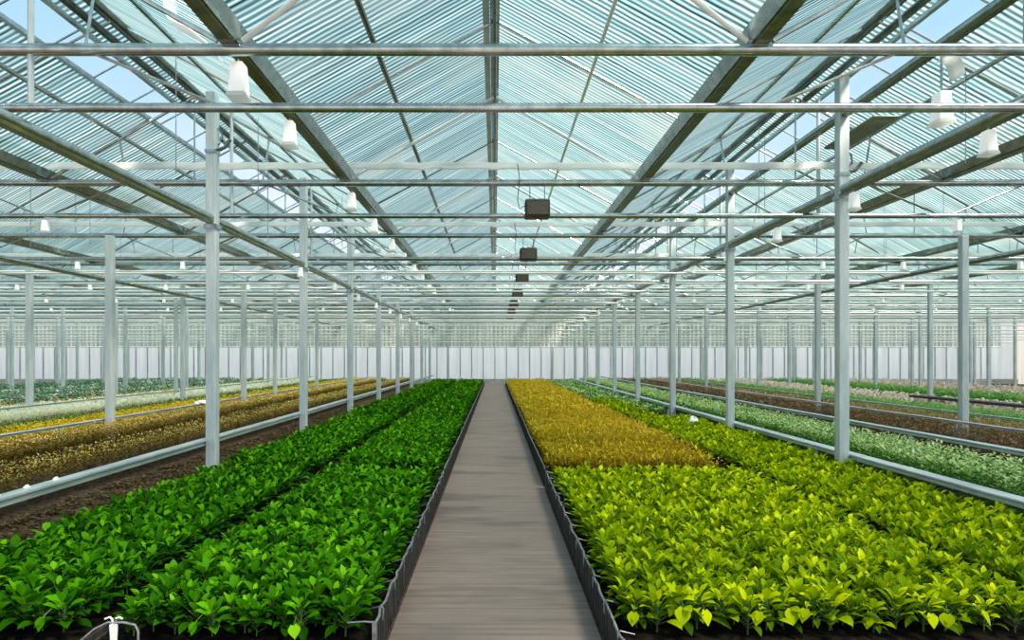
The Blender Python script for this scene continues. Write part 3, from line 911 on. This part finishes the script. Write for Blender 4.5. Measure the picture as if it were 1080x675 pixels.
# ------------------------------------------------------------------ crates around the front beds
def crate(x0, x1, y0, y1, path_x, label, near=True):
    t = thing('planting_crate', label, 'crate', ((x0 + x1) / 2, y0, 0))
    cx = (x0 + x1) / 2
    L_ = y1 - y0
    zt = 0.225
    def local(mb):
        mb.v = [(x - cx, y - y0, z) for x, y, z in mb.v]
        return mb
    sx = 1 if path_x > cx else -1
    xi = path_x - sx * 0.012
    sides = [path_x] if path_x else []
    for xx in (x0, x1):
        mb = MB()
        mb.box(xx - 0.006, xx + 0.006, y0, y1, 0.012, zt - 0.01 if abs(xx) < 0.7 else ZS - 0.015)
        if abs(xx) < 0.7:
            st = 0.055 if near else 0.11
            yy = y0 + 0.02
            while yy < y1:
                dx = (0.006 if xx < 0 else -0.006)
                mb.box(xx + dx - 0.007, xx + dx + 0.007, yy - 0.007, yy + 0.009, 0.012, zt - 0.012 + random.uniform(-0.02, 0.006))
                yy += st * random.uniform(0.75, 1.25)
        pn = local(mb).build('side_panel', M['mesh'], t)
        if abs(xx) < 0.7: inner_panel = pn
    for yy in (y0, y1):
        low = True
        local(MB().box(x0, x1, yy - 0.006, yy + 0.006, 0.012, ZS - 0.015 if low else zt - 0.012)).build('end_panel', M['black'], t)
    local(MB().box(x0 + 0.008, x1 - 0.008, y0 + 0.008, y1 - 0.008, 0.012, ZS - 0.02)).build('soil', M['wetsoil'], t)
    # wavy wire rim
    step = 0.10 if near else 0.4
    for xx in (x0, x1):
        inner = abs(xx) < 0.7
        if not inner: continue
        n = int(L_ / step)
        pts = [(xx + (random.uniform(-0.010, 0.010) if inner else 0), y0 + L_ * i / n, zt - 0.006 + (random.uniform(-0.010, 0.010) if inner else 0)) for i in range(n + 1)]
        local(MB().tube(pts, 0.0075 if inner else 0.004, 6)).build('wire_rim', M['wire'] if inner else M['black'], t, smooth=True)
    for yy in (y0, y1):
        n = 12
        if near and yy == y0 and 0.1 < abs(path_x) < 0.7:
            sg_ = -1 if path_x < 0 else 1
            local(MB().tube([(path_x, yy, zt), (path_x + sg_ * 0.05, yy, zt + 0.004), (path_x + sg_ * 0.14, yy, zt - 0.002)], 0.005, 6)).build('wire_rim', M['wire'], t, smooth=True)
            continue
        continue
        pts = [(x0 + (x1 - x0) * i / n, yy, zt - 0.006 + random.uniform(-0.006, 0.006)) for i in range(n + 1)]
        local(MB().tube(pts, 0.005, 6)).build('wire_rim', M['black'], t, smooth=True)
    if near:
        for xx in (x0, x1):
            for yy in (y0, y1):
                if abs(xx) > 0.7: continue
                local(MB().box(xx - 0.011, xx + 0.011, yy - 0.011, yy + 0.011, 0.0121, zt + 0.004)).build('corner_post', M['wire'] if abs(xx) < 0.7 else M['black'], t)
        if 0.1 < abs(path_x) < 0.7:
            yy = y0 + 0.18
            while yy < y1 - 0.1:
                d = -1 if path_x < 0 else 1
                local(MB().tube([(path_x - d * 0.012, yy, zt - 0.06), (path_x - d * 0.014, yy + 0.01, zt), (path_x, yy + 0.015, zt + 0.012), (path_x + d * 0.03, yy + 0.02, zt + 0.002), (path_x + d * 0.075, yy + 0.03, zt - 0.012)], 0.004, 5)).build('clip', M['wire'], inner_panel, smooth=True)
                yy += 0.42
    return t
crate(-2.10, -0.625, 3.43, 8.0, -0.625, 'near dark mesh crate left of the walkway')
crate(-3.50, -2.16, 3.43, 8.0, 0, 'near dark mesh crate in the left outer bed')
crate(-2.10, -0.625, 8.15, 38.5, -0.625, 'long far dark crate left of the walkway', False)
crate(-3.50, -2.16, 8.15, 38.5, 0, 'long far dark crate in the left outer bed', False)
crate(0.625, 3.03, 3.10, 8.0, 0.625, 'near dark mesh crate right of the walkway')
crate(3.09, 4.40, 3.10, 38.5, 0, 'long dark crate in the right outer bed', False)
crate(0.625, 2.9, 8.15, 38.5, 0.625, 'far dark crate holding golden seedlings right of the walkway', False)

# white tie and wire hoop at the front corner between the two left crates
t = thing('crate_tie', 'white plastic tie with a grey wire hoop at the front of the left crates', 'tie', (-1.95, 3.38, 0.0))
MB().frustum((0, 0), 0.013, 0.006, 0.10, 0.020, 0.009, 0.235).build('tie_strap', M['white'], t, bevel=0.003)
MB().tube([(-0.045, 0, 0.262), (-0.02, 0, 0.272), (-0.008, 0, 0.262), (-0.004, 0, 0.235)], 0.005, 6).build('tie_knot', M['white'], t, smooth=True)
MB().tube([(0.008, 0, 0.235), (0.012, 0, 0.265), (0.03, 0, 0.272), (0.045, 0, 0.262)], 0.005, 6).build('tie_knot', M['white'], t, smooth=True)
MB().tube([(-0.17, 0, 0.15), (-0.10, 0, 0.21), (-0.03, 0, 0.245), (0.05, 0, 0.245), (0.11, 0, 0.232), (0.125, 0, 0.20), (0.125, 0, 0.0)], 0.006, 6).build('wire_hoop', M['wire'], t, smooth=True)

# crumpled white plastic on the rails and small white clips on the left rail
def crumple(x, y, z, sx, sy, sz, label, cat, name):
    vs, fs = [], []
    n, m = 12, 7
    rr = random.Random(int(abs(x * 100)))
    for j in range(m + 1):
        ph = PI * 0.5 * j / m
        for i in range(n):
            a = 2 * PI * i / n
            k = 1 + rr.uniform(-0.22, 0.22)
            vs.append((x + sx * math.cos(a) * math.cos(ph) * k, y + sy * math.sin(a) * math.cos(ph) * k, z + sz * math.sin(ph) * k))
    for j in range(m):
        for i in range(n):
            i2 = (i + 1) % n
            fs.append((j * n + i, j * n + i2, (j + 1) * n + i2, (j + 1) * n + i))
    tag(MB().add(vs, fs).build(name, M['white'], smooth=False), label, cat)
crumple(4.02, 13.4, 0.27, 0.10, 0.16, 0.13, 'crumpled white plastic sheet beside the right rail by the third column', 'plastic sheet', 'plastic_sheet')
crumple(-7.36, 16.6, 0.45, 0.16, 0.25, 0.07, 'crumpled white plastic sheet on the thin rail behind the tan rows', 'plastic sheet', 'plastic_sheet')
for (x, d, w_) in ((-3.72, 4.93, 'nearest'), (-3.72, 5.25, 'second'), (-3.72, 5.6, 'third')):
    crumple(x, d, 0.565, 0.018, 0.035, 0.022, '%s small white clip on top of the left rail' % w_, 'clip', 'rail_clip')

# ------------------------------------------------------------------ lamps
def lamp_proto():
    t = thing('grow_lamp', '', 'lamp')
    MB().tube([(0, 0, 0), (0, 0, -0.07)], 0.008, 6).build('hanger', M['galv'], t, smooth=True)
    hs = MB().frustum((0, 0), 0.070, 0.085, -0.33, 0.052, 0.065, -0.06).build('housing', M['glow_white'], t, bevel=0.012)
    MB().frustum((0, 0), 0.083, 0.098, -0.365, 0.072, 0.087, -0.325).build('reflector', M['sheet'], hs, bevel=0.004)
    return t
proto = lamp_proto()
used = [False]
def lamp(x, d, z, label, group=None, s=1.0, rz=0):
    o = proto if not used[0] else copy_tree(proto)
    used[0] = True
    o.location = (x, d, z)
    o.rotation_euler = (0, 0, rz)
    o.scale = (s, s, s)
    o['label'] = label
    if group: o['group'] = group
    elif 'group' in o: del o['group']
    return o
glD = [5.42, 6.77, 9.7, 11.5, 13.5, 15.3, 17.2, 19.1] + [21 + 2 * i for i in range(8)]
for i, d in enumerate(glD):
    l = lamp(-2.1, d, CZ + 2.465, '%s white lamp hanging under the gutter left of the middle ridge' % ORD[i], 'white lamps under the left gutter', 0.85 if i != 0 else 0.95)
    if i == 0: first_lamp = l
for i in range(13):
    d = 5.88 + 2.2 * i
    l = lamp(XR - 0.02, d, CZ + 2.06, '%s white lamp hanging under the right column beam' % ORD[i], 'white lamps under the right beam', 0.72)
    if i == 0:
        pass
# big translucent lamp near the right frame edge
l = lamp(4.02, 5.95, CZ + 2.44, 'large white lamp with curved sheet hanging right of the nearest right column', None, 0.95)
big_lamp = l
for i in range(9):
    d = 12.2 + 2.6 * i
    lamp(XL, d, CZ + 1.70, '%s small white lamp under the left column beam' % ORD[i], 'white lamps under the left beam', 0.6)
for nm, sg in (('left', -1), ('right', 1)):
    for i in range(1, 8):
        for x in (6.5, 8.3, 10.4, 12.4, 14.6, 17.0):
            if i == 1 and x > 8: continue
            if x * F / TR[i] > 560: continue
            far = i > 3
            lab = 'small white lamp on the %s roof truss over the %s %s' % (ORD[i], nm, 'side beds') if not far else 'tiny distant white lamp under the trusses on the %s' % nm
            lamp(sg * (x + random.uniform(-0.3, 0.3)), TR[i], ZB - 0.03, lab, ('white lamps on the %s truss over the %s side' % (ORD[i], nm)) if not far else 'distant white lamps on the %s' % nm, 0.55)

# curved sheet arching up from the nearest left lamp
pts = [(-0.60, 0.52), (-0.60, 0.34), (-0.56, 0.27), (-0.40, 0.20), (-0.25, 0.08), (-0.15, -0.06), (-0.11, -0.10)]
vs, fs = [], []
for j, (px, pz) in enumerate(pts):
    for q in (-0.11, 0.11):
        vs.append((px, q, pz))
for j in range(len(pts) - 1):
    fs.append((2 * j, 2 * j + 1, 2 * j + 3, 2 * j + 2))
o = MB().add(vs, fs).build('curved_reflector', M['glow_white'], first_lamp, smooth=True)
md = o.modifiers.new('thick', 'SOLIDIFY'); md.thickness = 0.012
vs, fs = [], []
for j in range(9):
    a = -0.2 + j * 0.24
    for q in (-0.1, 0.1):
        vs.append((0.04 + 0.10 * math.sin(a), q, 0.10 + 0.17 * math.cos(a) ))
for j in range(8):
    fs.append((2 * j, 2 * j + 1, 2 * j + 3, 2 * j + 2))
o = MB().add(vs, fs).build('curved_reflector', M['sheet'], big_lamp, smooth=True)
md = o.modifiers.new('thick', 'SOLIDIFY'); md.thickness = 0.01
MB().tube([(0, 0, 0), (0, 0, 0.32)], 0.012, 6).build('drop_rod', M['galv'], big_lamp, smooth=True)

# dark heater boxes hung from the trusses over the walkway
def heater_proto():
    t = thing('heater_box', '', 'heater')
    cs = MB().box(-0.17, 0.17, -0.12, 0.12, -0.13, 0.11).build('case', M['box'], t, bevel=0.02)
    MB().box(-0.14, 0.14, -0.132, -0.121, -0.10, 0.07).build('grille', M['grille'], cs)
    for x in (-0.10, 0.10):
        MB().tube([(x, 0, 0.11), (x, 0, 0.34)], 0.007, 6).build('hanger', M['galv_dark'], t, smooth=True)
    MB().box(-0.13, 0.13, -0.02, 0.02, 0.111, 0.135).build('bracket', M['galv_dark'], t)
    MB().tube([(-0.16, 0, 0.05), (-0.24, 0, 0.0), (-0.27, 0, 0.12), (-0.24, 0, 0.40), (-0.27, 0, 0.62)], 0.006, 5).build('cable', M['black'], t, smooth=True)
    return t
hp = heater_proto()
for i in range(1, 8):
    o = hp if i == 1 else copy_tree(hp)
    o.location = ((0.58, 0.66, 0.70, 0.72, 0.72, 0.74, 0.75)[i - 1], TR[i] - 0.17, CZ + 2.04)
    o['label'] = '%s dark heater box hanging from the trusses above the walkway' % ORD[i - 1]
    o['group'] = 'dark heater boxes above the walkway'

# pipes and junction clamps along column heads: grey elbow brackets on the nearest columns
def clamp(x, d, z, label):
    t = thing('pipe_clamp', label, 'clamp', (x, d, z))
    MB().tube([(0.066, 0, 0), (0.16, -0.02, 0.02), (0.24, -0.03, 0.12)], 0.022, 8).build('arm', M['galv_dark'], t, smooth=True)
    MB().tube([(0.075, 0, 0.06), (0.13, 0, 0.12), (0.12, 0, 0.22), (0.075, 0, 0.27)], 0.012, 8).build('loop', M['galv_dark'], t, smooth=True)
    MB().box(-0.07, 0.07, -0.075, 0.075, -0.05, -0.01).build('band', M['galv'], t)
clamp(XL, 8.4, CZ + 2.64, 'dark pipe clamp near the top of the nearest left column')
clamp(XR, 8.4, CZ + 2.35, 'dark pipe clamp near the top of the nearest right column')

# thin drop wires from roof to chord in the side spans
for sg, nm in ((-1, 'left'), (1, 'right')):
    for i in range(22):
        x = sg * rg.uniform(2.6, 13)
        d = rg.uniform(7, 20)
        z1 = zroof(x) - 0.02
        z0 = CZ + rg.uniform(1.7, 2.2)
        tag(MB().tube([(x, d, z0), (x, d, z1)], 0.006, 5).build('drop_wire', M['galv'], smooth=True), 'thin vertical wire hanging from the roof over the %s beds' % nm, 'wire', 'thin drop wires over the %s beds' % nm)

# ------------------------------------------------------------------ light and sky
wd = bpy.data.worlds.new('sky')
S.world = wd
wd.use_nodes = True
nt = wd.node_tree
nt.nodes.clear()
out = N(nt, 'ShaderNodeOutputWorld')
bg = N(nt, 'ShaderNodeBackground')
tc = N(nt, 'ShaderNodeTexCoord')
sep = N(nt, 'ShaderNodeSeparateXYZ')
nt.links.new(tc.outputs['Generated'], sep.inputs[0])
rp = ramp(nt, [(0.0, (0.90, 0.93, 0.94)), (0.12, (0.80, 0.89, 0.95)), (0.40, (0.47, 0.73, 0.92)), (1.0, (0.40, 0.68, 0.95))])
nt.links.new(sep.outputs['Z'], rp.inputs['Fac'])
cl = noise(nt, tc.outputs['Generated'], 3.0, 5, 0.6)
cr = ramp(nt, [(0.50, (0, 0, 0)), (0.75, (0.6, 0.6, 0.6))])
nt.links.new(cl, cr.inputs['Fac'])
mx = N(nt, 'ShaderNodeMix', data_type='RGBA')
nt.links.new(cr.outputs['Color'], mx.inputs['Factor'])
nt.links.new(rp.outputs['Color'], mx.inputs['A'])
mx.inputs['B'].default_value = (1, 1, 1, 1)
nt.links.new(mx.outputs['Result'], bg.inputs['Color'])
bg.inputs['Strength'].default_value = 1.15
nt.links.new(bg.outputs[0], out.inputs['Surface'])

sl = bpy.data.lights.new('sun', 'SUN')
sl.energy = 20.0
sl.angle = math.radians(18)
sl.color = (1.0, 0.86, 0.68)
so = bpy.data.objects.new('sun', sl)
COL.objects.link(so)
so.rotation_euler = Vector((-0.55, 0.35, -1.0)).to_track_quat('-Z', 'Y').to_euler()

# ------------------------------------------------------------------ camera
cd = bpy.data.cameras.new('camera')
cd.sensor_fit = 'HORIZONTAL'
cd.sensor_width = 36.0
cd.lens = F / W * 36.0
cd.shift_x = (W / 2 - VX) / W
cd.shift_y = (VY - H / 2) / W
cd.clip_end = 300
co = bpy.data.objects.new('camera', cd)
COL.objects.link(co)
co.location = (0, 0, CZ)
co.rotation_euler = (PI / 2, 0, 0)
S.camera = co
S.view_settings.view_transform = 'Standard'
S.view_settings.look = 'None'
S.view_settings.exposure = 0.0
S.cycles.use_denoising = True
S.cycles.max_bounces = 8
S.cycles.transparent_max_bounces = 12
S.cycles.sample_clamp_indirect = 6
